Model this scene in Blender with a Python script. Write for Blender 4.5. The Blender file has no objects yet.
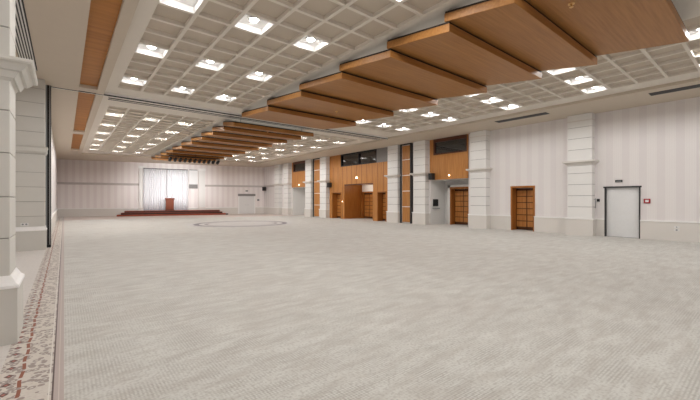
import bpy, math, random
from mathutils import Matrix, Vector
random.seed(4)
SC = bpy.context.scene
COL = SC.collection

# ------------------------------------------------------------------ helpers
def lin(c):
    out = []
    for v in c:
        v /= 255.0
        out.append(v / 12.92 if v <= 0.04045 else ((v + 0.055) / 1.055) ** 2.4)
    return (out[0], out[1], out[2], 1.0)

class MB:
    """collects shapes; build() links them as one mesh object"""
    def __init__(s): s.v = []; s.f = []; s.smooth = []
    def quadbox(s, pts):
        n = len(s.v); s.v += [Vector(p) for p in pts]
        for q in ((0,3,2,1),(4,5,6,7),(0,1,5,4),(1,2,6,5),(2,3,7,6),(3,0,4,7)):
            s.f.append(tuple(n+i for i in q)); s.smooth.append(False)
        return s
    def box(s, x0, x1, y0, y1, z0, z1):
        return s.quadbox([(x0,y0,z0),(x1,y0,z0),(x1,y1,z0),(x0,y1,z0),(x0,y0,z1),(x1,y0,z1),(x1,y1,z1),(x0,y1,z1)])
    def prism(s, poly, axis, a, b):
        """polygon of (p,q) extruded along axis from a to b"""
        n = len(s.v); k = len(poly)
        def P(p, q, t):
            return Vector((t,p,q)) if axis == 'X' else Vector((p,t,q)) if axis == 'Y' else Vector((p,q,t))
        for t in (a, b):
            for p, q in poly: s.v.append(P(p, q, t))
        s.f.append(tuple(n+i for i in range(k))); s.f.append(tuple(n+k+i for i in reversed(range(k))))
        s.smooth += [False, False]
        for i in range(k):
            j = (i+1) % k
            s.f.append((n+i, n+k+i, n+k+j, n+j)); s.smooth.append(False)
        return s
    def tube(s, p0, p1, r, n=12, r1=None, cap=True):
        p0 = Vector(p0); p1 = Vector(p1); r1 = r if r1 is None else r1
        d = (p1-p0).normalized()
        u = d.orthogonal().normalized(); w = d.cross(u)
        b = len(s.v)
        for p, rr in ((p0, r), (p1, r1)):
            for i in range(n):
                a = 2*math.pi*i/n
                s.v.append(p + u*math.cos(a)*rr + w*math.sin(a)*rr)
        for i in range(n):
            j = (i+1) % n
            s.f.append((b+i, b+j, b+n+j, b+n+i)); s.smooth.append(True)
        if cap:
            s.f.append(tuple(b+i for i in reversed(range(n)))); s.f.append(tuple(b+n+i for i in range(n)))
            s.smooth += [False, False]
        return s
    def ball(s, c, r, n=12, m=8, sz=1.0):
        b = len(s.v); c = Vector(c)
        for j in range(m+1):
            t = math.pi*j/m
            for i in range(n):
                a = 2*math.pi*i/n
                s.v.append(c + Vector((r*math.sin(t)*math.cos(a), r*math.sin(t)*math.sin(a), r*sz*math.cos(t))))
        for j in range(m):
            for i in range(n):
                k = (i+1) % n
                s.f.append((b+j*n+i, b+(j+1)*n+i, b+(j+1)*n+k, b+j*n+k)); s.smooth.append(True)
        return s
    def build(s, name, mat, parent=None, bevel=0.0, local=False):
        me = bpy.data.meshes.new(name)
        vs = s.v
        if parent is not None and not local:
            inv = WORLD[parent.name].inverted(); vs = [inv @ v for v in vs]
        me.from_pydata([tuple(v) for v in vs], [], s.f)
        me.validate()
        for p, sm in zip(me.polygons, s.smooth): p.use_smooth = sm
        import bmesh
        bm = bmesh.new(); bm.from_mesh(me); bmesh.ops.recalc_face_normals(bm, faces=bm.faces); bm.to_mesh(me); bm.free()
        me.materials.append(mat)
        o = bpy.data.objects.new(name, me); COL.objects.link(o)
        if parent is not None:
            o.parent = parent; WORLD[o.name] = WORLD[parent.name]
        else: WORLD[o.name] = Matrix()
        if bevel:
            m = o.modifiers.new('bevel', 'BEVEL'); m.width = bevel; m.segments = 2; m.limit_method = 'ANGLE'
        return o
WORLD = {}
def tag(o, label=None, cat=None, group=None, kind=None):
    if label: o['label'] = label
    if cat: o['category'] = cat
    if group: o['group'] = group
    if kind: o['kind'] = kind
    return o
def thing(name, loc, label, cat, group=None, rz=0.0, kind=None):
    o = bpy.data.objects.new(name, None); COL.objects.link(o)
    o.empty_display_size = 0.2
    o.location = loc; o.rotation_euler = (0, 0, rz)
    WORLD[o.name] = Matrix.Translation(loc) @ Matrix.Rotation(rz, 4, 'Z')
    return tag(o, label, cat, group, kind)
def copy_tree(o, loc, label, group=None, parent=None):
    c = o.copy(); COL.objects.link(c)
    if parent is None:
        c.location = loc; c['label'] = label
        if group: c['group'] = group
    else: c.parent = parent
    for ch in list(o.children): copy_tree(ch, None, None, None, c)
    return c

# ------------------------------------------------------------------ materials
class NT:
    def __init__(s, name):
        s.m = bpy.data.materials.new(name); s.m.use_nodes = True
        s.t = s.m.node_tree; s.n = s.t.nodes; s.l = s.t.links
        s.b = s.n['Principled BSDF']
        s.tc = s.n.new('ShaderNodeTexCoord')
    def put(s, sock, v):
        if hasattr(v, 'is_output') or isinstance(v, bpy.types.NodeSocket): s.l.new(v, sock)
        else: sock.default_value = v
    def math(s, op, a, b=0.0, c=0.0):
        n = s.n.new('ShaderNodeMath'); n.operation = op
        s.put(n.inputs[0], a); s.put(n.inputs[1], b); s.put(n.inputs[2], c)
        return n.outputs[0]
    def xyz(s, vec=None):
        n = s.n.new('ShaderNodeSeparateXYZ'); s.l.new(vec or s.tc.outputs['Object'], n.inputs[0])
        return n.outputs
    def mix(s, f, a, b):
        n = s.n.new('ShaderNodeMix'); n.data_type = 'RGBA'
        s.put(n.inputs[0], f); s.put(n.inputs[6], a); s.put(n.inputs[7], b)
        return n.outputs[2]
    def noise(s, scale, detail=3.0, stretch=(1,1,1), vec=None):
        mp = s.n.new('ShaderNodeMapping'); mp.inputs['Scale'].default_value = stretch
        s.l.new(vec or s.tc.outputs['Object'], mp.inputs[0])
        n = s.n.new('ShaderNodeTexNoise'); n.inputs['Scale'].default_value = scale; n.inputs['Detail'].default_value = detail
        s.l.new(mp.outputs[0], n.inputs['Vector'])
        return n.outputs[0]
    def band(s, v, lo, hi):
        return s.math('MULTIPLY', s.math('GREATER_THAN', v, lo), s.math('LESS_THAN', v, hi))
    def ramp(s, v, lo, hi):
        n = s.n.new('ShaderNodeMapRange'); s.put(n.inputs[0], v); n.inputs[1].default_value = lo; n.inputs[2].default_value = hi
        return n.outputs[0]
    def bump(s, h, strength, dist=0.01):
        n = s.n.new('ShaderNodeBump'); n.inputs['Strength'].default_value = strength; n.inputs['Distance'].default_value = dist
        s.l.new(h, n.inputs['Height']); s.l.new(n.outputs[0], s.b.inputs['Normal'])
    def done(s, col, rough=0.6, metal=0.0, spec=0.5):
        s.put(s.b.inputs['Base Color'], col); s.put(s.b.inputs['Roughness'], rough); s.put(s.b.inputs['Metallic'], metal)
        s.b.inputs['Specular IOR Level'].default_value = spec
        return s.m

def plaster(name, rgb, amp=0.05, rough=0.7, scale=3.0):
    t = NT(name); c = lin(rgb); d = tuple(x*(1-amp*2) for x in c[:3]) + (1,)
    return t.done(t.mix(t.noise(scale, 4), d, c), rough, 0, 0.3)
def wood(name, a, b, axis, rough=0.42, scale=1.0):
    """grain running along axis"""
    t = NT(name)
    st = [9*scale, 9*scale, 9*scale]; st['XYZ'.index(axis)] = 0.45*scale
    g = t.noise(2.4, 6, tuple(st)); big = t.noise(0.7, 2, tuple(x/6 for x in st))
    f = t.ramp(t.math('ADD', t.math('MULTIPLY', g, .7), t.math('MULTIPLY', big, .3)), .32, .68)
    t.bump(g, .04)
    return t.done(t.mix(f, lin(a), lin(b)), rough, 0, 0.35)
def plain(name, rgb, rough=0.5, metal=0.0, amp=0.03):
    t = NT(name); c = lin(rgb); d = tuple(x*(1-amp*2) for x in c[:3]) + (1,)
    return t.done(t.mix(t.noise(14, 2), d, c), rough, metal)
def emit(name, rgb, strength):
    t = NT(name); t.b.inputs['Emission Color'].default_value = lin(rgb); t.b.inputs['Emission Strength'].default_value = strength
    return t.done(lin(rgb), .4)
def wallpaper(name, axis, a, b, p=0.55):
    t = NT(name); x, y, z = t.xyz()
    v = {'X': x, 'Y': y}[axis]
    fr = t.math('FRACT', t.math('DIVIDE', v, p))
    wide = t.band(fr, .0, .46)
    thin = t.math('MULTIPLY', t.math('GREATER_THAN', fr, .5), t.math('GREATER_THAN', t.math('SINE', t.math('MULTIPLY', v, 2*math.pi/(p/8))), .2))
    m = t.mix(wide, lin(a), lin(b)); m = t.mix(t.math('MULTIPLY', thin, .35), m, lin(b))
    n = t.noise(1.2, 3); m = t.mix(t.math('MULTIPLY', n, .08), m, lin((206, 199, 196)))
    return t.done(m, .65, 0, .3)

M = {}
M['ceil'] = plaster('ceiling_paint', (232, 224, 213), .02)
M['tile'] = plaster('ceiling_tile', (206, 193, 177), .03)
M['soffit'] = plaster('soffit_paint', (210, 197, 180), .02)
M['tray'] = plain('light_tray_white', (238, 236, 234), .5)
M['lamp'] = emit('lamp_glow', (255, 252, 248), 20)
M['warm'] = emit('warm_lamp_glow', (255, 225, 180), 5)
M['paper_y'] = wallpaper('wallpaper_right', 'Y', (237, 232, 230), (231, 225, 224))
M['paper_x'] = wallpaper('wallpaper_back', 'X', (246, 239, 236), (238, 229, 227))
M['dado'] = plaster('dado_paint', (226, 221, 215), .02)
M['cap'] = plain('cap_white', (250, 248, 246), .5)
M['col'] = plaster('column_plaster', (238, 236, 233), .02)
M['joint'] = plain('joint_grey', (128, 124, 122), .8)
M['softjoint'] = plain('soft_joint_grey', (160, 156, 150), .8)
M['pillar'] = plaster('pillar_plaster', (214, 211, 204), .03)
M['panel'] = wood('panel_veneer', (152, 101, 50), (178, 126, 70), 'X', .45)
M['backing'] = plain('dark_backing', (38, 26, 18), .8)
M['stripwood'] = wood('soffit_strip_wood', (158, 98, 32), (190, 126, 52), 'X', .5, .35)
M['portal'] = wood('portal_veneer', (170, 110, 52), (202, 142, 80), 'Z', .4)
M['doorwood'] = wood('door_wood', (172, 108, 48), (208, 144, 78), 'Z', .42)
M['doordark'] = wood('door_frame_wood', (150, 92, 38), (180, 116, 54), 'Z', .42)
M['grooveshade'] = wood('door_groove_shade', (78, 42, 16), (100, 58, 24), 'Z', .5)
M['black'] = plain('black_plastic', (22, 21, 22), .5)
M['dark'] = plain('dark_metal', (58, 56, 57), .5, .3)
M['grey'] = plain('grey_metal', (150, 152, 154), .35, .8)
M['steel'] = plain('brushed_steel', (238, 238, 238), .3, .1)
M['white'] = plain('white_plastic', (232, 230, 228), .45)
M['red'] = plain('red_plastic', (170, 30, 44), .4)
M['stage'] = wood('stage_wood', (132, 56, 34), (164, 80, 52), 'X', .4)
M['stagedark'] = plain('stage_dark', (40, 24, 20), .6)
M['podium'] = wood('podium_wood', (112, 50, 28), (142, 70, 40), 'Z', .4)
M['brass'] = plain('brass', (220, 180, 120), .3, .9)
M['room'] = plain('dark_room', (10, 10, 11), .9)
M['cloth'] = plain('grey_cloth', (148, 144, 142), .9, 0, .1)
M['drape'] = plain('white_drape', (240, 240, 244), .8)
M['screen'] = plain('screen_white', (242, 242, 242), .8)
M['brownframe'] = wood('window_frame_wood', (74, 40, 24), (104, 58, 34), 'Y', .4)

def glass():
    t = NT('dark_window_glass')
    t.b.inputs['Transmission Weight'].default_value = .6
    t.b.inputs['IOR'].default_value = 1.9
    return t.done((.02, .02, .022, 1), .02)
M['glass'] = glass()

def carpet():
    t = NT('carpet'); x, y, z = t.xyz()
    # woven lozenge field
    k = 2*math.pi/.056
    a = t.math('SINE', t.math('MULTIPLY', t.math('ADD', x, y), k))
    b = t.math('SINE', t.math('MULTIPLY', t.math('SUBTRACT', x, y), k))
    loz = t.ramp(t.math('MULTIPLY', a, b), -.5, .9)
    fine = t.noise(34, 3); mott = t.noise(2.2, 4, (1, 1.6, 1)); big = t.noise(.5, 3)
    field = t.mix(t.math('MULTIPLY', t.math('MULTIPLY', loz, .75), t.ramp(mott, .36, .64)), lin((213, 212, 206)), lin((156, 151, 144)))
    field = t.mix(t.math('MULTIPLY', t.ramp(fine, .48, .7), .6), field, lin((166, 159, 152)))
    field = t.mix(t.math('MULTIPLY', t.ramp(big, .48, .7), .25), field, lin((180, 170, 162)))
    streak = t.noise(1.6, 5, (1.2, 5.5, 1))
    field = t.mix(t.math('MULTIPLY', t.ramp(streak, .46, .66), .45), field, lin((178, 171, 163)))
    # patterned runner along the left side
    cream = lin((214, 206, 196))
    vor = t.n.new('ShaderNodeTexVoronoi'); vor.inputs['Scale'].default_value = 16
    t.l.new(t.tc.outputs['Object'], vor.inputs['Vector'])
    motif = t.math('LESS_THAN', vor.outputs['Distance'], .33)
    ring = t.math('MULTIPLY', t.math('GREATER_THAN', vor.outputs['Distance'], .22), t.math('LESS_THAN', vor.outputs['Distance'], .48))
    run = t.mix(t.math('MULTIPLY', ring, .75), cream, lin((138, 122, 116)))
    run = t.mix(t.math('MULTIPLY', t.ramp(t.noise(60, 2, (.5, 1.5, 1)), .5, .7), .4), run, lin((160, 140, 132)))
    wave = t.math('MULTIPLY', t.math('SINE', t.math('MULTIPLY', y, 2*math.pi/.5)), .006)
    dash = t.math('GREATER_THAN', t.math('SINE', t.math('MULTIPLY', y, 2*math.pi/.2)), -.75)
    vine = t.band(t.math('ADD', x, wave), -.303, -.277)
    run = t.mix(t.math('MULTIPLY', vine, dash), run, lin((146, 84, 60)))
    # lozenges left of the vine
    fy = t.math('ABSOLUTE', t.math('SUBTRACT', t.math('FRACT', t.math('DIVIDE', y, .19)), .5))
    dd = t.math('ADD', t.math('DIVIDE', t.math('ABSOLUTE', t.math('ADD', x, .375)), .035), t.math('DIVIDE', fy, .22))
    run = t.mix(t.math('LESS_THAN', dd, 1.0), run, lin((104, 74, 66)))
    run = t.mix(t.math('LESS_THAN', dd, .45), run, lin((176, 110, 98)))
    run = t.mix(t.band(x, -.066, 0.0), run, lin((186, 172, 166)))
    run = t.mix(t.band(x, -.078, -.066), run, lin((92, 74, 70)))
    run = t.mix(t.band(x, -.036, -.030), run, lin((208, 196, 188)))
    run = t.mix(t.band(x, -.100, -.090), run, lin((226, 220, 212)))
    plainside = t.mix(t.math('MULTIPLY', motif, .12), lin((214, 208, 202)), lin((150, 130, 124)))
    run = t.mix(t.math('LESS_THAN', x, -.44), run, plainside)
    c = t.mix(t.math('LESS_THAN', x, 0.0), field, run)
    # border strip before the stage
    yy = t.math('ADD', y, t.math('MULTIPLY', x, .239))
    pinkish = t.mix(t.math('MULTIPLY', motif, .4), lin((208, 192, 182)), lin((182, 156, 146)))
    c = t.mix(t.math('MULTIPLY', t.math('GREATER_THAN', yy, 34.5), t.math('GREATER_THAN', x, 0.0)), c, pinkish)
    # round medallion
    r = t.math('SQRT', t.math('ADD', t.math('POWER', t.math('SUBTRACT', x, 9.1), 2.0), t.math('POWER', t.math('SUBTRACT', y, 22.4), 2.0)))
    c = t.mix(t.math('MULTIPLY', t.math('LESS_THAN', r, 3.3), .35), c, lin((206, 200, 204)))
    v2 = t.n.new('ShaderNodeTexVoronoi'); v2.inputs['Scale'].default_value = 5
    t.l.new(t.tc.outputs['Object'], v2.inputs['Vector'])
    mot2 = t.math('MULTIPLY', t.math('LESS_THAN', v2.outputs['Distance'], .3), t.band(r, 2.94, 3.2))
    c = t.mix(t.math('MULTIPLY', mot2, .75), c, lin((110, 96, 100)))
    c = t.mix(t.math('MULTIPLY', t.band(r, 2.62, 2.94), .9), c, lin((92, 82, 90)))
    c = t.mix(t.math('MULTIPLY', t.band(r, 2.1, 2.3), .7), c, lin((120, 108, 112)))
    t.bump(t.math('ADD', fine, t.math('MULTIPLY', loz, .4)), .25, .006)
    t.b.inputs['Sheen Weight'].default_value = .35; t.b.inputs['Sheen Roughness'].default_value = .4
    return t.done(c, .92, 0, .1)
M['carpet'] = carpet()

# ------------------------------------------------------------------ key dimensions
ZS, ZC, ZT = 5.31, 5.41, 5.55        # soffit, coffer rib underside, coffer top
XL, XR = -1.8, 17.9                   # side walls
Y0 = -7.6
CX, P = 8.07, .742                    # centre line and coffer pitch
BL = Vector((-.5, 42.0, 0)); BRc = Vector((17.9, 37.6, 0))
BA = math.atan2(BRc.y-BL.y, BRc.x-BL.x)
def byx(x): return BL.y + (x-BL.x)*math.tan(BA)

# ------------------------------------------------------------------ shell
fb = MB(); fb.box(XL-.3, 21.2, Y0-.3, 43.2, -.2, 0)
tag(fb.build('floor', M['carpet']), 'pale grey carpet with patterned runner and round medallion', 'floor', kind='structure')

def cell_rows():
    a = [13.1 + P*1.5 - P*i for i in range(29)]           # near half, edges going towards the camera
    b = [17.15 + .7*i for i in range(25)]
    return a, b
near_e, far_e = cell_rows()
OFF = (.16, -.12)
cb = MB()
cb.box(XL-.3, 21.2, Y0-.3, 43.2, ZT, ZT+.15)
# flat fields round the coffers
gx0, gx1, gx2, gx3 = CX-9*P, CX-3*P, CX+3*P, CX+9*P
cb.box(1.05, gx0, Y0, 37, ZC, ZT); cb.box(gx1, gx2, Y0, 37, ZC, ZT); cb.box(gx3, 15.6, Y0, 37, ZC, ZT)
for (u, v) in ((Y0, near_e[-1]), (near_e[0], far_e[0]), (far_e[-1], 37)):
    for (p, q), o_ in zip(((gx0, gx1), (gx2, gx3)), OFF):
        cb.box(p, q, u if u == Y0 else u+o_, v if v == 37 else v+o_, ZC, ZT)
hw = .04
for side in (0, 1):
    xs = [gx0 + P*i for i in range(7)] if side == 0 else [gx2 + P*i for i in range(7)]
    o_ = OFF[side]
    for (ya, yb) in ((near_e[-1]+o_, near_e[0]+o_), (far_e[0]+o_, far_e[-1]+o_)):
        for x in xs: cb.box(x-hw, x+hw, ya, yb, ZC+.003, ZT)
    for e in (near_e, far_e):
        for y in e: cb.box(xs[0], xs[-1], y+o_-hw, y+o_+hw, ZC+.006, ZT)
ceiling = cb.build('ceiling', M['ceil'])
tag(ceiling, 'beige coffered ceiling grid of square recesses', 'ceiling', kind='structure')
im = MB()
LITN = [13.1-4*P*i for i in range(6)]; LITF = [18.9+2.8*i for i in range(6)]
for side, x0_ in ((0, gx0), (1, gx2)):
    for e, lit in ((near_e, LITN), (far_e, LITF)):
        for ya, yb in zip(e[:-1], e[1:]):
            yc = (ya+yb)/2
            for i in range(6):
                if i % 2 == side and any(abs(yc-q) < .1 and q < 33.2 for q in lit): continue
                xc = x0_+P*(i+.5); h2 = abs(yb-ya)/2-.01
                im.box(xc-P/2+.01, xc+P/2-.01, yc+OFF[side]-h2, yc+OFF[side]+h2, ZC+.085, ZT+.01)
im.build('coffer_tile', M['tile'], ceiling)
sb = MB()
SX0, SX1 = .39, .88                                    # recessed strip in the left soffit
strip_runs = [(-6.5, 14.72), (15.2, 24.5), (25.3, 33.5)]
sb.box(XL-.3, SX0, Y0, 43.2, ZS, ZT); sb.box(SX1, 1.1, Y0, 43.2, ZS, ZT)
edges = [Y0] + [v for r in strip_runs for v in r] + [43.2]
for i in range(0, len(edges), 2): sb.box(SX0, SX1, edges[i], edges[i+1], ZS, ZT)
sb.box(15.48, 18.6, Y0, 43.2, ZS, ZT)
sb.quadbox([(1.05,36.0,ZS),(15.6,33.6,ZS),(15.6,43.2,ZS),(1.05,43.2,ZS),(1.05,36.0,ZT),(15.6,33.6,ZT),(15.6,43.2,ZT),(1.05,43.2,ZT)])
sb.build('soffit', M['soffit'], ceiling)
for i, (u, v) in enumerate(strip_runs):
    m = MB().box(SX0-.01, SX1+.01, u-.01, v+.01, ZS+.11, ZS+.15)
    o = m.build('wood_ceiling_strip', M['stripwood'])
    tag(o, ['long wood strip in left soffit, section nearest the camera', 'wood strip in left soffit, middle section beyond the partition track',
            'wood strip in left soffit, farthest section near the back wall'][i], 'ceiling strip', 'wood strips in the left soffit')

# right wall: openings for two doors, the two niches and the wooden portal
WR = 18.5
NI = [(11.2, 13.88), (28.42, 31.1)]
PO = (17.4, 24.6)
wb = MB()
op = [(3.5, 4.7, 2.12), (7.58, 8.74, 2.22), (NI[0][0], NI[0][1], 9), (PO[0], PO[1], 9), (NI[1][0], NI[1][1], 9)]
y = Y0
for (a, b, h) in op:
    wb.box(XR, WR, y, a, 0, ZS+.05)
    if h < 9: wb.box(XR, WR, a, b, h, ZS+.05)
    y = b
wb.box(XR, WR, y, 38.4, 0, ZS+.05)
tag(wb.build('wall_right', M['paper_y']), 'right wall in pale striped wallpaper', 'wall', kind='structure')
m = MB(); m.box(XR+.22, WR, 3.4, 4.8, 0, 2.2)           # blocking behind the steel door
m.build('wall_infill', M['dado'], bpy.data.objects['wall_right'])
# niche shells (white recess walls behind)
NB = 19.4
for (a, b) in NI:
    m = MB(); m.box(NB, NB+.15, a-.15, b+.15, 0, 2.85); m.box(XR+.02, NB, b-.01, b+.15, 0, 2.8); m.box(XR+.02, NB, a-.15, a+.01, 0, 2.8)
    m.box(XR+.01, NB+.1, a, b, 2.795, 2.95)
    m.build('niche_lining', M['col'], bpy.data.objects['wall_right'])
# other walls
m = MB(); m.box(XL-.3, XL, Y0, 14.5, 0, ZS+.05); m.box(-.9, -.5, 15.5, 42.6, 0, ZS+.05); m.box(XL-.3, -.9, 15.3, 15.6, 0, ZS+.05)
tag(m.build('wall_left', M['paper_y']), 'left wall behind the pale pillars', 'wall', kind='structure')
m = MB(); m.box(XL-.3, 18.5, Y0-.3, Y0, 0, ZS+.05)
tag(m.build('wall_front', M['paper_x']), 'wall behind the camera', 'wall', kind='structure')

# back wall frame: local x along the wall, local y negative towards the room
back = thing('wall_back', BL, 'back wall in pinkish striped wallpaper behind the stage', 'wall', rz=BA, kind='structure')
LB = 18.93
MB().box(-.6, LB+.8, 0, .3, 0, ZS+.05).build('wallpaper', M['paper_x'], back, local=True)
def bt(name, a, d, z, label, cat, group=None, kind=None):
    """empty on the back wall: a along, d out into the room"""
    R = Matrix.Rotation(BA, 4, 'Z'); p = BL + R @ Vector((a, -d, z))
    return thing(name, p, label, cat, group, BA, kind)
def ba(x): return (x+.5)/math.cos(BA)

# dado / baseboards
DZ = .757
def dado_y(mb, cp, x, y0, y1, th=.05):
    mb.box(x-th, x+.01, y0, y1, 0, DZ-.05); cp.box(x-th-.025, x+.01, y0, y1, DZ-.05, DZ)
d = MB(); cpm = MB()
for (a, b) in ((Y0, 3.5), (4.7, 7.58), (8.74, 11.2), (13.88, 17.4), (24.6, 28.42), (31.1, 38.0)): dado_y(d, cpm, XR, a, b)
o = tag(d.build('baseboard_right', M['dado']), 'plain beige dado along the right wall with a white cap', 'baseboard', kind='structure')
cpm.build('cap_moulding', M['cap'], o)
o = bt('baseboard_back', 0, 0, 0, 'beige dado along the back wall', 'baseboard', kind='structure')
MB().box(0, ba(15.05), -.05, .01, 0, DZ-.05).box(ba(16.95), LB, -.05, .01, 0, DZ-.05).build('dado', M['dado'], o, local=True)
MB().box(0, ba(15.05), -.075, .01, DZ-.05, DZ).box(ba(16.95), LB, -.075, .01, DZ-.05, DZ).build('cap_moulding', M['cap'], o, local=True)
m = MB(); m.box(-.51, -.45, 15.6, 42, 0, DZ-.05); cpm = MB(); cpm.box(-.51, -.43, 15.6, 42, DZ-.05, DZ)
o = tag(m.build('baseboard_left', M['dado']), 'beige dado along the far left wall', 'baseboard', kind='structure'); cpm.build('cap_moulding', M['cap'], o)
# picture rail: back wall and the far end of the right wall
rail = [(0, 3.0), (-.04, 3.03), (-.06, 3.12), (-.10, 3.17), (-.10, 3.2), (0, 3.2)]
M['rail'] = plain('rail_grey', (208, 200, 196), .6)
o = bt('trim_1', 0, 0, 0, 'pale moulding rail running across the back wall', 'trim', kind='structure')
MB().prism([(p, q) for p, q in rail], 'X', 0, ba(6.0)).prism(rail, 'X', ba(11.75), LB).build('rail', M['rail'], o, local=True)
m = MB()
for a, b in ((32.3, 33.3), (34.3, 37.7)): m.prism([(XR+p, q) for p, q in rail], 'Y', a, b)
tag(m.build('trim_2', M['rail']), 'pale moulding rail at the far end of the right wall', 'trim', kind='structure')

# ------------------------------------------------------------------ columns on the right wall
def cornice_ring(mb, x0, x1, y0, y1, prof):
    """moulding wrapped round three sides (front -X, both Y sides) of a right-wall column; prof = (out, z) from bottom to top"""
    for (o0, z0), (o1, z1) in zip(prof[:-1], prof[1:]):
        if z1 <= z0: continue
        b = (x0-o0, x1, y0-o0*.75, y1+o0*.75); t = (x0-o1, x1, y0-o1*.75, y1+o1*.75)
        mb.quadbox([(b[0],b[2],z0),(b[1],b[2],z0),(b[1],b[3],z0),(b[0],b[3],z0),(t[0],t[2],z1),(t[1],t[2],z1),(t[1],t[3],z1),(t[0],t[3],z1)])
CP = [(.01, 3.06), (.03, 3.10), (.05, 3.13), (.12, 3.17), (.2, 3.20), (.2, 3.27)]
def make_column(cy, label):
    r = thing('banded_column', (XR, cy, 0), label, 'column', 'white banded columns along the right wall')
    x0, x1, y0, y1 = 17.5, XR+.02, cy-.475, cy+.475
    s = MB(); z = DZ; k = 0
    zs = [DZ, 1.25, 1.74, 2.23, 2.72, 3.06]
    z2 = [3.27, 3.76, 4.25, 4.74, 5.02, ZS]
    for zl in (zs, z2):
        for a, b in zip(zl[:-1], zl[1:]): s.box(x0, x1, y0, y1, a+.008, b-.008)
    sh = s.build('shaft', M['col'], r)
    MB().box(x0+.02, x1, y0+.02, y1-.02, DZ, ZS).build('joint', M['joint'], sh)
    MB().box(x0-.05, x1, y0-.05, y1+.05, 0, DZ-.05).build('plinth', M['dado'], r)
    MB().box(x0-.075, x1, y0-.075, y1+.075, DZ-.05, DZ+.008).build('plinth_cap', M['cap'], r)
    c = MB(); cornice_ring(c, x0, x1, y0, y1, CP); c.build('cornice', M['dado'], r)
    c = MB(); cornice_ring(c, x0, x1, y0, y1, [(.015, 5.0), (.015, 5.04)]); c.build('neck_band', M['dado'], r)
    return r
first = make_column(5.52, 'white banded column between the steel door and the small wooden door')
for cy, lb in ((10.38, 'white banded column between the small wooden door and the nearer niche'),
               (14.46, 'white banded column between the nearer niche and nearer tall wood strip'),
               (16.80, 'white banded column between the nearer tall wood strip and the wooden portal'),
               (25.16, 'white banded column between the wooden portal and the farther tall wood strip'),
               (27.58, 'white banded column between the farther tall wood strip and farther niche'),
               (31.75, 'white banded column just beyond the farther niche'),
               (33.78, 'white banded column standing last before the far right corner')):
    copy_tree(first, (XR, cy, 0), lb)

# tall wood strips between pairs of columns
def wood_strip(y0, y1, label):
    r = thing('tall_wood_strip', (XR, (y0+y1)/2, 0), label, 'wood panel', 'tall wood strips between columns')
    MB().box(17.66, XR+.01, y0, y0+.07, 0, ZS).box(17.66, XR+.01, y1-.07, y1, 0, ZS).box(17.66, XR+.01, y0, y1, ZS-.08, ZS-.002).build('dark_frame', M['dark'], r)
    MB().box(17.74, XR+.01, y0+.07, y1-.07, .03, ZS-.08).build('light_joint', M['cap'], r)
    zs = [.05, 1.1, 2.15, 3.2, 4.25, ZS-.1]
    for a, b in zip(zs[:-1], zs[1:]): MB().box(17.71, 17.76, y0+.14, y1-.13, a+.025, b-.025).build('panel', M['portal'], r, .006)
wood_strip(15.3, 16.23, 'tall five-panel wood strip between two columns, nearer side of the portal')
wood_strip(25.73, 26.98, 'tall five-panel wood strip between two columns, farther side of the portal')

# ------------------------------------------------------------------ doors in the right wall
def panel_door(name, label, y0, y1, h, xf, xl, casing=.1, handle_far=False, liner=True):
    """opening y0..y1 in the plane xf, leaf set back at xl"""
    r = thing(name, (xf, (y0+y1)/2, 0), label, 'door', kind='structure')
    f = MB()
    f.box(xf-.03, xf+.02, y0-casing*.2, y0+casing*.6, 0, h).box(xf-.03, xf+.02, y1-casing*.6, y1+casing*.2, 0, h).box(xf-.035, xf+.02, y0-casing*.25, y1+casing*.25, h-casing*.5, h+casing*.4)
    if liner: f.box(xf, xl+.05, y0+.002, y0+.04, 0, h-.01).box(xf, xl+.05, y1-.04, y1-.002, 0, h-.01).box(xf, xl+.05, y0+.04, y1-.04, h-.06, h-.01)
    f.build('door_frame', M['doordark'], r, .004)
    a, b, t = y0+.045, y1-.045, h-.065
    lf = MB().box(xl+.012, xl+.05, a, b, .012, t)
    lf.box(xl, xl+.02, a, a+.09, .012, t).box(xl, xl+.02, b-.09, b, .012, t)
    mid = (a+b)/2; lf.box(xl, xl+.02, mid-.04, mid+.04, .012, t)
    n = 6; zz = [.012+.14 + (t-.012-.24)*i/n for i in range(n+1)]
    lf.box(xl, xl+.02, a, b, .012, zz[0]).box(xl, xl+.02, a, b, zz[-1], t)
    for q in zz[1:-1]: lf.box(xl+.001, xl+.02, a, b, q-.03, q+.03)
    L = lf.build('door_leaf', M['grooveshade'], r)  # dark leaf tone puts groove shade between the raised panels into the colour
    pm = MB()
    for i in range(n):
        for (u, v) in ((a+.09, mid-.04), (mid+.04, b-.09)):
            if v-u > .08: pm.box(xl-.012, xl+.01, u-.06 if u < mid else u-.015, v+.015 if v < mid else v+.06, zz[i]+.02, zz[i+1]-.02)
    pm.build('raised_panel', M['doorwood'], L, .004)
    hy = b-.06 if handle_far else a+.06
    sg = -1 if handle_far else 1
    MB().tube((xl+.005, hy, 1.02), (xl-.05, hy, 1.02), .012).tube((xl-.045, hy, 1.02), (xl-.045, hy+sg*.12, 1.02), .011).box(xl-.006, xl+.004, hy-.02, hy+.02, .92, 1.12).build('door_handle', M['brass'], L)
    return r
# steel service door
r = thing('door_1', (XR, 4.1, 0), 'flush silver steel door in the right wall', 'door', kind='structure')
MB().box(XR-.03, XR+.2, 3.5, 3.545, 0, 2.1).box(XR-.03, XR+.2, 4.655, 4.7, 0, 2.1).box(XR-.04, XR+.2, 3.46, 4.74, 2.06, 2.12).build('door_frame', M['dark'], r, .004)
L = MB().box(XR+.1, XR+.15, 3.545, 4.655, .01, 2.06).build('door_leaf', M['steel'], r, .004)
MB().box(XR+.1, XR+.21, 3.545, 4.655, 0.0, .012).build('sill', M['grey'], r)
panel_door('door_2', 'small panelled wooden door set deep in the wallpapered right wall', 7.58, 8.74, 2.22, XR, 18.38)

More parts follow.
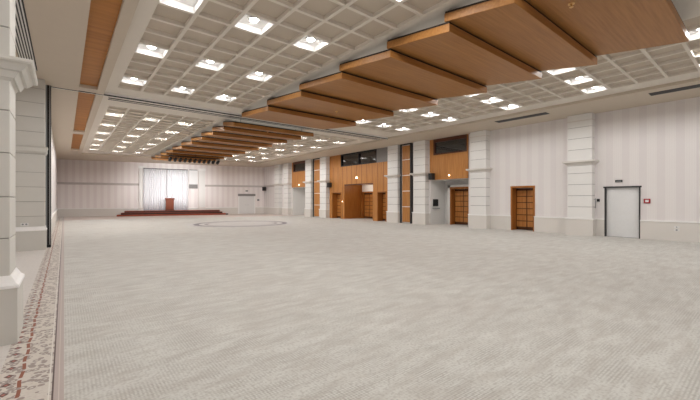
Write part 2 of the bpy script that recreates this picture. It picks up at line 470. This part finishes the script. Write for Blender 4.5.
# ------------------------------------------------------------------ niches: wood band with dark window above a white recess
def niche(i, a, b, label, wl):
    r = thing('wood_fascia', (XR, (a+b)/2, 0), label, 'wood panelling', 'wood fascias above the niches')
    w0, w1 = a+.05, b-.3
    f = MB(); X0 = 17.82
    z9 = ZS-.004; f.box(X0, XR+.008, a+.004, b-.004, 2.8, 4.33).box(X0, XR+.008, w1, b-.004, 4.33, z9).box(X0, XR+.008, a+.004, w0, 4.33, z9)
    f.build('veneer', M['portal'], r)
    l = thing('downlight', (17.79, (a+b)/2, 3.03), ['small glowing lamp on the nearer wood fascia', 'small glowing lamp on the farther wood fascia'][i], 'lamp', 'small lamps on the wood panelling')
    MB().tube((17.819, (a+b)/2-.1, 3.03), (17.80, (a+b)/2-.1, 3.03), .07, 16).build('rim', M['brass'], l)
    MB().ball((17.795, (a+b)/2-.1, 3.03), .045, 12, 8).build('bulb', M['warm'], l)
    w = thing('window_%d' % (i+1), (XR, (a+b)/2, 4.33), wl, 'window', kind='structure')
    MB().box(X0-.03, XR+.05, w0, w1, 4.33, 4.40).box(X0-.03, XR+.05, w0, w1, 5.1, ZS-.004).box(X0-.03, XR+.05, w0, w0+.06, 4.40, 5.1).box(X0-.03, XR+.05, w1-.08, w1, 4.40, 5.1).build('window_frame', M['brownframe'], w)
    MB().box(XR-.01, XR+.005, w0+.06, w1-.08, 4.40, 5.1).build('window_pane', M['glass'], w)
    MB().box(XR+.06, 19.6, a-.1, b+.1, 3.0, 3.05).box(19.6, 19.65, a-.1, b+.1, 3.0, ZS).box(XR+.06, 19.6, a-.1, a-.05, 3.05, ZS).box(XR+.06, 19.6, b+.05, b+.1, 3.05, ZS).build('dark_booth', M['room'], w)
niche(0, NI[0][0], NI[0][1], 'wood fascia with a dark window above the nearer white niche', 'dark window in wood fascia over the nearer niche')
niche(1, NI[1][0], NI[1][1], 'wood fascia with a dark window above the farther white niche', 'dark window in wood fascia over the farther niche')
panel_door('door_3', 'panelled wooden door at the back of the nearer white niche', 11.75, 13.1, 2.3, NB-.5, NB-.1, casing=.14)
m = MB().box(NB-.5, NB, 11.35, 11.75, 0, 2.5).box(NB-.5, NB, 13.1, 13.3, 0, 2.5).box(NB-.5, NB, 11.35, 13.3, 2.31, 2.5)
m.build('door_surround', M['col'], bpy.data.objects['wall_right'])
# board on the side wall of the niche
r = thing('notice_board', (18.7, NI[0][1], .95), 'dark notice board with narrow ledge on the side wall of nearer niche', 'board')
Yn = NI[0][1]-.012
MB().box(18.12, 18.62, Yn-.05, Yn, 1.15, 1.6).build('board', M['dark'], r, .01)
MB().box(18.17, 18.35, Yn-.07, Yn-.04, 1.22, 1.54).box(18.40, 18.57, Yn-.07, Yn-.04, 1.22, 1.5).build('sheet', M['black'], r)
MB().box(18.08, 18.66, Yn-.14, Yn, 1.0, 1.04).build('ledge', M['grey'], r)
r = thing('emergency_light', (19.0, 11.45, 2.6), 'small dark emergency light inside the nearer white niche', 'emergency light')
MB().box(18.82, 18.9, 11.45, 11.7, 2.52, 2.62).build('housing', M['black'], r, .01); MB().box(18.80, 18.83, 11.48, 11.67, 2.535, 2.605).build('lens', M['grey'], r)

# ------------------------------------------------------------------ wooden portal
PX = 17.82
r = thing('wooden_portal', (XR, 21.0, 0), 'tall honey-coloured wood portal with deep opening and two side doors', 'wood panelling')
oY0, oY1, oZ = 19.1, 22.55, 2.82
sd = [(17.72, 18.62, 2.15), (22.98, 24.2, 2.18)]
wY0, wY1 = 18.7, 23.0
f = MB()
f.box(PX, WR, PO[0], sd[0][0], 0, 4.3).box(PX, WR, sd[0][0], sd[0][1], sd[0][2], 4.3).box(PX, WR, sd[0][1], oY0, 0, 4.3)
f.box(PX, WR, oY0, oY1, oZ, 4.3).box(PX, WR, oY1, sd[1][0], 0, 4.3).box(PX, WR, sd[1][0], sd[1][1], sd[1][2], 4.3).box(PX, WR, sd[1][1], PO[1], 0, 4.3)
f.box(PX, WR, wY1, PO[1], 4.3, ZS-.004)
f.build('veneer', M['portal'], r)
sm = MB()
for k in range(1, 12):
    yy = PO[0] + (PO[1]-PO[0])*k/12
    z0 = 0
    if oY0 < yy < oY1: z0 = oZ
    for s_ in sd:
        if s_[0] < yy < s_[1]: z0 = s_[2]
    sm.box(PX-.004, PX+.01, yy-.012, yy+.012, z0, 4.3)
sm.build('seam', M['brownframe'], r)
m = MB().box(PX+.01, 20.3, oY1-.015, oY1+.12, 0, oZ+.1).box(PX+.01, 20.3, oY0-.12, oY0+.015, 0, oZ+.1).box(PX+.25, 20.3, oY0, oY1, oZ-.01, oZ+.12)
m.box(19.64, 19.76, oY0, 20.95, 0, oZ).box(19.64, 19.76, 22.4, oY1, 0, oZ).box(19.64, 19.76, 20.95, 22.4, 2.2, 2.25)
m.build('recess_lining', M['doordark'], r)
MB().box(19.63, 19.76, 20.95, 22.4, 2.25, oZ-.01).build('transom', M['col'], r)
MB().box(PX-.01, PX+.25, oY0, oY1, oZ-.07, oZ).build('lintel', M['brownframe'], r)
MB().box(17.80, WR, PO[0], wY0, 4.3, ZS-.004).build('cloth_panel', M['cloth'], r)
panel_door('door_4', 'panelled wooden door at the back of the deep portal opening', 21.0, 22.35, 2.2, 19.62, 19.82, casing=.1)
panel_door('door_5', 'panelled wooden side door at the nearer end of the wooden portal', sd[0][0], sd[0][1], sd[0][2], PX, 18.3, casing=.06)
panel_door('door_6', 'panelled wooden side door at the farther end of the wooden portal', sd[1][0], sd[1][1], sd[1][2], PX, 18.3, casing=.06)
w = thing('window_3', (XR, 20.9, 4.3), 'wide dark control-room window above the wooden portal', 'window', kind='structure')
MB().box(PX-.03, XR+.1, wY0, wY1, 4.3, 4.36).box(PX-.03, XR+.1, wY0, wY1, 5.2, ZS-.002).box(PX-.03, XR+.1, wY0, wY0+.06, 4.36, 5.2).box(PX-.03, XR+.1, wY1-.08, wY1, 4.36, 5.2).box(PX-.02, XR+.1, 20.72, 20.78, 4.36, 5.2).build('window_frame', M['black'], w)
for (a, b) in ((wY0+.06, 20.72), (20.78, wY1-.08)): MB().box(XR, XR+.015, a, b, 4.36, 5.2).build('window_pane', M['glass'], w)
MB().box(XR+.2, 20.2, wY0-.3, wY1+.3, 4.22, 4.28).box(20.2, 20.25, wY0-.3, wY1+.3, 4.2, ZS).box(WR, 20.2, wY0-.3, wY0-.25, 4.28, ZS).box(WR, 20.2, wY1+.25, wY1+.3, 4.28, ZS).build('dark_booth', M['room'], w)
for (yy, zz, rad, lb) in ((20.95, 3.3, .11, 'round glowing lamp above the deep portal opening'),
                          (22.77, 1.43, .05, 'tiny glowing light beside the farther side door of the portal'),
                          (17.62, 3.2, .06, 'tiny lamp at the nearer upper edge of the wooden portal')):
    l = thing('sconce', (PX, yy, zz), lb, 'lamp', 'small lamps on the wood panelling')
    MB().tube((PX-.005, yy, zz), (PX-.03, yy, zz), rad, 16).build('rim', M['brass'], l)
    MB().ball((PX-.03, yy, zz), rad*.7).build('bulb', M['warm'], l)

# ------------------------------------------------------------------ small fittings on the right wall
r = thing('fire_alarm', (XR, 3.29, 1.51), 'red fire alarm call point beside the steel door', 'fire alarm')
MB().box(XR-.05, XR, 3.19, 3.39, 1.42, 1.60).build('box', M['red'], r, .008); MB().box(XR-.056, XR-.045, 3.235, 3.345, 1.465, 1.555).build('call_button', M['white'], r)
r = thing('thermostat', (XR, 4.93, 1.55), 'small black thermostat between column and steel door', 'thermostat')
MB().box(XR-.04, XR, 4.87, 4.98, 1.48, 1.60).build('casing', M['black'], r, .01); MB().box(XR-.046, XR-.035, 4.89, 4.96, 1.53, 1.58).build('display', M['dark'], r)
r = thing('emergency_light', (XR, 4.2, 2.33), 'small black emergency light above the steel door', 'emergency light')
MB().box(XR-.06, XR, 4.08, 4.32, 2.29, 2.38).build('housing', M['black'], r, .01); MB().box(XR-.068, XR-.05, 4.11, 4.29, 2.30, 2.345).build('lens', M['grey'], r)
r = thing('pull_handle', (17.7, 5.0, 1.38), 'slim grey pull handle on the column beside the steel door', 'handle')
MB().tube((17.72, 4.98, 1.2), (17.72, 4.98, 1.62), .014).tube((17.72, 5.05, 1.24), (17.72, 4.98, 1.24), .012).tube((17.72, 5.05, 1.58), (17.72, 4.98, 1.58), .012).build('bar', M['grey'], r)
for i, (zz, lb) in enumerate(((.53, 'upper small outlet plate on the dado right of the steel door'), (.42, 'lower grey outlet plate on the dado right of the steel door'))):
    r = thing('power_outlet', (XR-.05, 2.42, zz), lb, 'outlet', 'outlet plates on the right dado')
    MB().box(XR-.062, XR-.05, 2.34, 2.50, zz-.04, zz+.04).build('plate', M['white'], r, .003)
    MB().tube((XR-.064, 2.42, zz), (XR-.058, 2.42, zz), .03 if i else .02, 12).build('socket', M['grey'], r)

def speaker(x, y, z, label, ax=1, s=1.0):
    r = thing('loudspeaker', (x, y, z), label, 'loudspeaker', 'black wall loudspeakers')
    MB().box(x-.16*s, x+.16*s, y-.14*s, y+.12*s, z-.2*s, z+.2*s).build('cabinet', M['black'], r, .015)
    MB().box(x-.14*s, x+.14*s, y-.155*s, y-.135*s, z-.18*s, z+.18*s).build('speaker_grille', M['dark'], r)
    MB().tube((x+.1*s, y+.1*s, z), (x+.1*s, y+.26*s, z), .025).build('bracket', M['dark'], r)
speaker(17.62, 13.6, 3.0, 'black loudspeaker at the column beside the nearer niche')
speaker(17.62, 24.38, 2.83, 'black loudspeaker at the column on the farther side of portal')
speaker(17.62, 37.0, 2.82, 'black loudspeaker hanging in the far right corner', s=1.1)

# slot diffusers in the right soffit
for (a, b, lb) in ((-1.5, 2.9, 'long black air slot in the right soffit, nearest the camera'), (6.3, 8.6, 'short black air slot in the right soffit between column and wooden door')):
    r = thing('air_slot', (16.17, (a+b)/2, ZS), lb, 'air vent', 'black air slots in the right soffit')
    MB().box(15.96, 16.38, a, b, ZS-.012, ZS+.01).build('slot', M['black'], r)
    MB().box(16.16, 16.18, a+.02, b-.02, ZS-.016, ZS).build('blade', M['dark'], r)

# ------------------------------------------------------------------ left side: pillars, grille, partition post
def step_ring(mb, x0, x1, y0, y1, prof):
    """moulding round the room side (+X) and both Y sides of a left pillar"""
    for (o0, z0), (o1, z1) in zip(prof[:-1], prof[1:]):
        if z1 <= z0: continue
        mb.quadbox([(x0,y0-o0,z0),(x1+o0,y0-o0,z0),(x1+o0,y1+o0,z0),(x0,y1+o0,z0),(x0,y0-o1,z1),(x1+o1,y0-o1,z1),(x1+o1,y1+o1,z1),(x0,y1+o1,z1)])
def left_pillar(name, x1, y0, y1, zj, base, corn, label, po=.06):
    r = thing(name, ((XL+x1)/2, (y0+y1)/2, 0), label, 'pillar')
    s = MB()
    for a, b in zip(zj[:-1], zj[1:]): s.box(XL-.02, x1, y0, y1, a+.006, b-.006)
    sh = s.build('shaft', M['pillar'], r, .006)
    MB().box(XL-.02, x1-.012, y0+.012, y1-.012, .05, ZS).build('joint', M['softjoint'], sh)
    MB().box(XL-.02, x1+po, y0-po, y1+po, 0, base).build('plinth', M['pillar'], r)
    c = MB(); step_ring(c, XL-.02, x1, y0, y1, [(po+.012, base), (po+.012, base+.03), (po*.7, base+.06), (.01, base+.13)]); c.build('plinth_cap', M['cap'], r)
    c = MB(); step_ring(c, XL-.02, x1, y0, y1, corn); c.build('cornice', M['pillar'], r)
    return r
left_pillar('corner_pillar', -.455, 5.28, 5.85, [.6, 1.134, 1.584, 2.06, 2.52, 2.88, 3.06, 3.42, 3.87, 4.32, 4.77, ZS], .60,
            [(.0, 2.84), (.02, 2.87), (.04, 2.87), (.06, 2.91), (.075, 2.94), (.10, 2.945), (.135, 2.985), (.15, 3.01), (.18, 3.015), (.195, 3.03), (.195, 3.06)],
            'large pale pillar with flared cornice at the left edge, closest to camera', .064)
left_pillar('corner_pillar', -.465, 14.5, 15.1, [.6, 1.05, 1.5, 1.95, 2.4, 2.97, 3.2, 3.65, 4.1, 4.55, 5.0, ZS], .60,
            [(.0, 2.98), (.02, 3.0), (.05, 3.05), (.05, 3.16), (.07, 3.2)],
            'pale banded pillar behind the front left pillar, next to the dark post', .03)
r = thing('power_outlet', (-1.0, 14.5, .8), 'white outlet plate on the second left pillar', 'outlet')
MB().box(-1.02, -.84, 14.488, 14.5, .765, .85).build('plate', M['white'], r, .003)
for xs_ in (-.97, -.89): MB().tube((xs_, 14.484, .808), (xs_, 14.489, .808), .025, 12).build('socket', M['grey'], r)

r = thing('air_grille', (-.74, 9.5, ZS), 'black and white slatted air grille in the left soffit', 'air vent')
gx = -.595
MB().box(gx-.33, gx, 5.9, 13.6, ZS-.006, ZS+.01).build('backing', M['black'], r)
m = MB()
for k in range(6): m.box(gx-.028-.052*k-.024, gx-.028-.052*k, 5.9, 13.6, ZS-.02, ZS-.004)
sl = m.build('slats', M['white'], r)

r = thing('partition_post', (-.4, 15.2, 0), 'dark upright post of a folding partition beside the second left pillar', 'post')
MB().box(-.50, -.43, 15.12, 15.3, 0, ZS).build('grey_jamb', M['grey'], r)
MB().box(-.43, -.37, 15.12, 15.3, .05, ZS).build('dark_channel', M['black'], r)
MB().box(-.373, -.35, 15.14, 15.3, .05, ZS).build('light_edge', M['white'], r)
MB().box(-.35, -.33, 15.12, 15.3, .05, ZS).build('seal', M['dark'], r)
MB().box(-.47, -.33, 15.06, 15.3, 0, .09).build('foot', M['black'], r, .01)
r = thing('partition_track', (8, 15.3, ZS), 'thin dark partition track crossing the ceiling in front of the far panels', 'track')
MB().box(-.35, 15.48, 15.27, 15.33, ZS-.015, ZC).build('rail', M['cap'], r)
MB().box(-.35, 15.48, 15.262, 15.27, ZS-.018, ZS+.03).build('slot', M['dark'], r)
r = thing('partition_track', (8, 16.0, ZC), 'wider grey partition track flat on the ceiling behind the thin one', 'track')
MB().box(1.3, 15.48, 15.95, 16.02, ZC-.02, ZC).box(1.3, 15.48, 16.16, 16.23, ZC-.02, ZC).build('rail', M['dark'], r)
MB().box(1.3, 15.48, 16.02, 16.16, ZC-.012, ZC).build('bed', M['ceil'], r)

# ------------------------------------------------------------------ tilted wooden ceiling panels
PZ = 1.55+3.37
ORD = ['nearest', 'second', 'third', 'fourth', 'fifth', 'sixth', 'seventh', 'eighth', 'ninth', 'tenth', 'eleventh']
def panels(ys, which, lo, hi):
    n = len(ys)-1
    for i in range(n):
        y0, y1 = ys[i], ys[i+1]+.12
        end = i == n-1
        lb = ('%s wooden ceiling panel from the camera in the %s stepped row' % (ORD[i], which)) if not end else 'last, farthest wooden ceiling panel of the %s stepped row' % which
        r = thing('ceiling_panel', ((lo+hi)/2, (y0+y1)/2, PZ), lb, 'ceiling panel', 'tilted wooden ceiling panels')
        rise = .235; th = .165
        z0, z1 = PZ, PZ+rise
        MB().quadbox([(lo,y0,z0),(hi,y0,z0),(hi,y1,z1),(lo,y1,z1),(lo,y0,z0+th),(hi,y0,z0+th),(hi,y1,z1+th),(lo,y1,z1+th)]).build('veneer_board', M['panel'], r, .008)
        e = .012
        MB().quadbox([(lo+e,y0+e,z0+th),(hi-e,y0+e,z0+th),(hi-e,y1-e,z1+th),(lo+e,y1-e,z1+th),(lo+e,y0+e,z0+th+.04),(hi-e,y0+e,z0+th+.04),(hi-e,y1-e,z1+th+.04),(lo+e,y1-e,z1+th+.04)]).build('backing_frame', M['backing'], r)
        s = MB()
        for hx in (lo+.5, hi-.5):
            for (yy, zz) in ((y0+.3*(y1-y0), z0+.3*rise+th), (y0+.75*(y1-y0), z0+.75*rise+th)): s.tube((hx, yy, zz), (hx, yy, ZC+.01), .012, 8)
        s.build('hanger_rod', M['grey'], r)
        al = bpy.data.lights.new('panel_top_fill', 'AREA'); al.shape = 'RECTANGLE'; al.size = hi-lo-.3; al.size_y = (y1-y0)*.7  # added unseen fill, brightens the ceiling above and beside each panel
        al.energy = .55*(y1-y0)*2; al.color = (1, .95, .87); al.spread = math.radians(180)
        ao = bpy.data.objects.new('panel_top_fill', al); COL.objects.link(ao); ao.location = ((lo+hi)/2, (y0+y1)/2, z0+.5*rise+th+.05)
        ao.rotation_euler = (math.pi+math.atan2(rise, y1-y0), 0, 0)
G1 = [1.2, 2.85, 4.16, 5.79, 7.65, 9.81, 12.17, 14.6]
G2 = [15.65, 16.9, 18.5, 20.4, 22.4, 24.7, 27.2, 29.1, 31.1, 33.1, 34.8]
panels(G1, 'nearer', 5.96, 10.29)
panels(G2, 'farther', 5.96, 10.29)
def under(y, G):
    for a, b in zip(G[:-1], G[1:]):
        if a <= y < b: return PZ + .235*(y-a)/(b+.12-a)
for (x, y, G, lb) in ((7.05, 2.35, G1, 'small brass sprinkler head on the nearest wooden ceiling panel'),
                      (8.3, 11.0, G1, 'small brass sprinkler head under the sixth panel of the nearer row'),
                      (8.1, 16.6, G2, 'small brass sprinkler head under the first panel of the farther row'),
                      (8.0, 22.0, G2, 'small brass sprinkler head midway along the farther panel row')):
    z = under(y, G)
    r = thing('sprinkler_head', (x, y, z), lb, 'sprinkler', 'sprinkler heads on the ceiling panels')
    MB().tube((x, y, z+.01), (x, y, z-.012), .055, 14).build('rose', M['brass'], r)
    MB().tube((x, y, z-.01), (x, y, z-.06), .016, 10).tube((x, y, z-.06), (x, y, z-.066), .035, 12).build('nozzle', M['brass'], r)

# ------------------------------------------------------------------ coffer lights
LW = P/2-hw-.004
ld = bpy.data.lights.new('coffer_lamp', 'SPOT'); ld.energy = 31; ld.shadow_soft_size = .08; ld.color = (1, .995, .985)
ld.spot_size = math.radians(168); ld.spot_blend = .15
ld2 = ld.copy(); ld2.energy = 47
def make_light(x, y, label, group):
    r = thing('ceiling_light', (x, y, ZC), label, 'ceiling light', group)
    w = LW; t = .006
    m = MB()
    m.box(x-w, x-w+t, y-w, y+w, ZC+.0, ZT-.002).box(x+w-t, x+w, y-w, y+w, ZC+.0, ZT-.002).box(x-w, x+w, y-w, y-w+t, ZC+.0, ZT-.002).box(x-w, x+w, y+w-t, y+w, ZC+.0, ZT-.002)
    m.box(x-w, x+w, y-w, y+w, ZT-.008, ZT-.002)
    m.build('tray', M['tray'], r)
    MB().tube((x, y, ZT-.008), (x, y, ZT-.03), .12, 20).build('lamp_holder', M['white'], r)
    MB().ball((x, y, ZT-.03), .085, 16, 10, .5).build('bulb', M['lamp'], r)
    return r
TH = math.radians(39.25)
def project(x, y, z):
    u = x*math.cos(TH)-y*math.sin(TH); w = x*math.sin(TH)+y*math.cos(TH)
    if w < .3: return None
    return 350+350*u/w, 200-350*(z-1.55)/w
cols = [(CX-8.5*P, 'left outer'), (CX-6.5*P, 'left middle'), (CX-4.5*P, 'left inner'), (CX+4.5*P, 'right inner'), (CX+6.5*P, 'right middle'), (CX+8.5*P, 'right outer')]
nrows = [13.1-4*P*i for i in range(6)]
frows = [18.9+2.8*i for i in range(6)]
proto = None
def vis(x, y):
    p = project(x, y, ZC); return p and -8 < p[0] < 708 and p[1] > -6
for x, cn in cols:
    for rows, half in ((sorted(nrows), 'near'), (frows, 'far')):
        k = 0
        for y in rows:
            y += OFF[0] if x < CX else OFF[1]
            if vis(x, y):
                lb = 'square recessed ceiling light, %s in the %s column of the %s half' % (ORD[k] if k else 'nearest', cn, half); grp = 'recessed ceiling lights'; k += 1
                if proto is None: proto = make_light(x, y, lb, grp)
                else: copy_tree(proto, (x, y, ZC), lb, grp)
            lo = bpy.data.objects.new('coffer_lamp', ld if rows is not frows else ld2); COL.objects.link(lo); lo.location = (x, y, ZC+.075)

# ------------------------------------------------------------------ stage end
SD = 1.7
sa, sc = ba(4.75), ba(13.1)
r = bt('stage', (sa+sc)/2, SD/2, 0, 'low dark-red wooden stage with steps in front of white drapes', 'stage')
h = (sc-sa)/2; dp = SD/2
MB().box(-h, h, -dp+.5, dp-.42, 0, .5).build('platform', M['stage'], r, .01, local=True)
MB().box(-h-.25, h+.25, -dp+.22, dp-.44, 0, .33).build('step', M['stage'], r, .01, local=True)
MB().box(-h-.55, h+.55, -dp-.05, dp-.46, 0, .16).build('step', M['stage'], r, .01, local=True)
m = MB().box(-h, h, -dp+.485, -dp+.5, .33, .44).box(-h-.25, h+.25, -dp+.205, -dp+.22, .16, .28); m.build('riser', M['stagedark'], r, local=True)
MB().box(h+.56, h+.8, -dp, dp-.9, 0, .12).build('end_tread', M['black'], r, .01, local=True)
pa = ba(8.5)
r = bt('podium', pa, .75, .5, 'brown wooden podium standing on the stage', 'podium')
MB().box(-.36, .36, -.2, .2, .06, 1.12).build('body', M['podium'], r, .01, local=True)
MB().box(-.42, .42, -.26, .24, 0, .07).build('foot', M['stagedark'], r, .008, local=True)
MB().quadbox([(-.44,-.28,1.1),(.44,-.28,1.1),(.44,.26,1.1),(-.44,.26,1.1),(-.44,-.28,1.25),(.44,-.28,1.25),(.44,.26,1.14),(-.44,.26,1.14)]).build('desk_top', M['podium'], r, .008, local=True)
MB().box(-.26, .26, -.212, -.2, .25, .95).build('front_panel', M['podium'], r, .005, local=True)

# drapes
c0, c1 = ba(6.2), ba(10.15)
r = bt('stage_drapes', (c0+c1)/2, .2, .5, 'white pleated drapes hanging behind the stage', 'curtain')
wd = (c1-c0)
def drape(x0, x1, name, ph):
    n = 150; g = MB(); zs = [-.3, 1.0, 2.2, 3.4, 4.18]
    for j, z in enumerate(zs):
        for i in range(n+1):
            s = i/n; x = x0+(x1-x0)*s
            amp = .055*(1-.25*j/4)
            g.v.append(Vector((x, amp*math.sin(s*(x1-x0)*2*math.pi/.2+ph)+.02*math.sin(s*37+j*.4+ph), z)))
    for j in range(len(zs)-1):
        for i in range(n):
            g.f.append((j*(n+1)+i, j*(n+1)+i+1, (j+1)*(n+1)+i+1, (j+1)*(n+1)+i)); g.smooth.append(True)
    o = g.build(name, M['drape'], r, local=True)
    md = o.modifiers.new('thick', 'SOLIDIFY'); md.thickness = .012
drape(-wd/2, -.02, 'curtain_panel', 0); drape(.02, wd/2, 'curtain_panel', 1.3)
MB().tube((-wd/2-.1, 0, 4.22), (wd/2, 0, 4.22), .03).build('curtain_rail', M['dark'], r, local=True)
r = bt('projection_screen', (ba(10.25)+ba(11.04))/2, .12, 3.2, 'white screen panel hanging between drapes and the right stage column', 'screen')
w2 = (ba(11.04)-ba(10.25))/2
MB().box(-w2, w2, -.02, .02, 0, 1.5).build('sheet', M['screen'], r, local=True)
MB().box(-w2, w2-.02, -.03, .03, 1.5, 1.56).build('top_bar', M['dark'], r, local=True)
MB().box(-w2, w2, -.04, .04, -.42, 0).build('lower_bar', M['cloth'], r, .01, local=True)
for (x0, x1, zt, lb) in ((5.85, 6.15, 4.95, 'white column at the left edge of the stage drapes'), (11.15, 11.75, 4.9, 'white column at the right edge of the stage drapes')):
    r = bt('stage_column', (ba(x0)+ba(x1))/2, .15, 0, lb, 'column', 'white columns flanking the drapes')
    q = (ba(x1)-ba(x0))/2
    MB().box(-q, q, -.15, .15, 0, zt-.25).build('shaft', M['col'], r, .01, local=True)
    MB().box(-q-.06, q+.06, -.2, .15, zt-.25, zt).build('capital', M['cap'], r, .01, local=True)
    MB().box(-q-.05, q+.05, -.2, .15, 0, DZ).build('plinth', M['dado'], r, .01, local=True)

# black stage spotlights on a bar under the far panels
r = thing('lighting_bar', (7.9, 28.6, 4.6), 'black lighting bar hanging under the far wooden panels', 'lighting bar')
MB().tube((6.0, 28.6, 4.86), (9.75, 28.6, 4.86), .03).build('pipe', M['black'], r)
m = MB()
for x in (6.2, 7.9, 9.6): m.tube((x, 28.6, 4.86), (x, 28.6, 5.1), .012, 8)
m.build('hanger', M['black'], r)
NS = 11
words = ['leftmost', 'second from left', 'third from left', 'fourth from left', 'fifth from left', 'middle', 'fifth from right', 'fourth from right', 'third from right', 'second from right', 'rightmost']
spot0 = None
for i in range(NS):
    x = 6.12+3.5*i/(NS-1)
    lb = 'black stage spotlight on the bar under the far panels, %s' % words[i]
    if spot0 is None:
        spot0 = thing('stage_spotlight', (x, 28.6, 4.83), lb, 'spotlight', 'stage spotlights on the bar')
        MB().tube((x, 28.52, 4.66), (x, 28.78, 4.52), .1, 14, .12).tube((x, 28.45, 4.70), (x, 28.52, 4.66), .06, 12, .1).build('can', M['black'], spot0)
        MB().tube((x-.13, 28.62, 4.62), (x-.13, 28.6, 4.83), .012, 8).tube((x+.13, 28.62, 4.62), (x+.13, 28.6, 4.83), .012, 8).tube((x-.13, 28.6, 4.82), (x+.13, 28.6, 4.82), .012, 8).build('yoke', M['dark'], spot0)
        MB().tube((x, 28.775, 4.523), (x, 28.79, 4.515), .1, 14).build('lens', M['grey'], spot0)
    else: copy_tree(spot0, (x, 28.6, 4.83), lb)
sl = bpy.data.lights.new('stage_beam', 'SPOT'); sl.energy = 470; sl.spot_size = math.radians(40); sl.spot_blend = 1.0; sl.shadow_soft_size = .1
for x, tx in ((6.12, 6.6), (7.17, 7.9), (8.57, 9.3), (9.62, 10.8)):
    o = bpy.data.objects.new('stage_beam', sl); COL.objects.link(o); o.location = (x, 28.9, 4.35)
    d = Vector((tx, byx(tx), 3.1)) - Vector(o.location); o.rotation_euler = d.to_track_quat('-Z', 'Y').to_euler()

# white double door in the back wall and its fittings
dx0, dx1 = ba(15.1), ba(16.9)
r = bt('door_7', (dx0+dx1)/2, 0, 0, 'white double door under a grey lintel in the back wall', 'door', kind='structure')
q = (dx1-dx0)/2
MB().box(-q-.02, q+.02, -.14, .01, 2.0, 2.24).build('lintel', M['cloth'], r, .01, local=True)
MB().box(-q, -q+.1, -.09, .01, 0, 2.0).box(q-.1, q, -.09, .01, 0, 2.0).build('door_frame', M['cap'], r, local=True)
for s_ in (-1, 1):
    a, b = (-q+.1, -.005) if s_ < 0 else (.005, q-.1)
    L = MB().box(a, b, -.05, .01, .01, 2.0).box(a+.1, b-.1, -.06, -.05, .2, .9).box(a+.1, b-.1, -.06, -.05, 1.1, 1.85).build('door_leaf', M['white'], r, .004, local=True)
    MB().tube((s_*.07, -.05, 1.0), (s_*.07, -.1, 1.0), .012).tube((s_*.07, -.1, 1.0), (s_*.18, -.1, 1.0), .011).build('door_handle', M['grey'], L, local=True)
r = bt('emergency_light', ba(16.0), .05, 2.57, 'small black emergency light above the white double door', 'emergency light')
MB().box(-.13, .13, -.05, .05, -.06, .06).build('housing', M['black'], r, .01, local=True); MB().box(-.1, .1, -.06, -.045, -.045, .0).build('lens', M['grey'], r, local=True)
r = bt('alarm_box', ba(17.25), .03, 1.55, 'small grey alarm box right of the white double door', 'alarm box')
MB().box(-.12, .12, -.04, .03, -.1, .1).build('casing', M['grey'], r, .01, local=True); MB().box(-.06, .06, -.046, -.035, -.04, .05).build('display', M['dark'], r, local=True)

# ------------------------------------------------------------------ added fill light in the portal recess, no fixture modelled
pl = bpy.data.lights.new('recess_fill', 'POINT'); pl.energy = 5; pl.shadow_soft_size = .06; pl.color = (1, .93, .82)
for (x, y, z) in ((18.9, 21.3, 2.68),):
    o = bpy.data.objects.new('recess_fill', pl); COL.objects.link(o); o.location = (x, y, z)

# ------------------------------------------------------------------ camera, world, view
cd = bpy.data.cameras.new('camera'); cam = bpy.data.objects.new('camera', cd); COL.objects.link(cam)
cam.location = (0, 0, 1.55); cam.rotation_euler = (math.radians(90), 0, -TH)
cd.sensor_width = 36; cd.lens = 18; cd.clip_start = .05; cd.clip_end = 200
SC.camera = cam
w = bpy.data.worlds.new('world'); SC.world = w; w.use_nodes = True
w.node_tree.nodes['Background'].inputs[0].default_value = (.5, .5, .5, 1); w.node_tree.nodes['Background'].inputs[1].default_value = .3
SC.view_settings.view_transform = 'Standard'; SC.view_settings.look = 'None'
SC.view_settings.gamma = 1; SC.view_settings.use_curve_mapping = False
SC.view_settings.exposure = 1.36
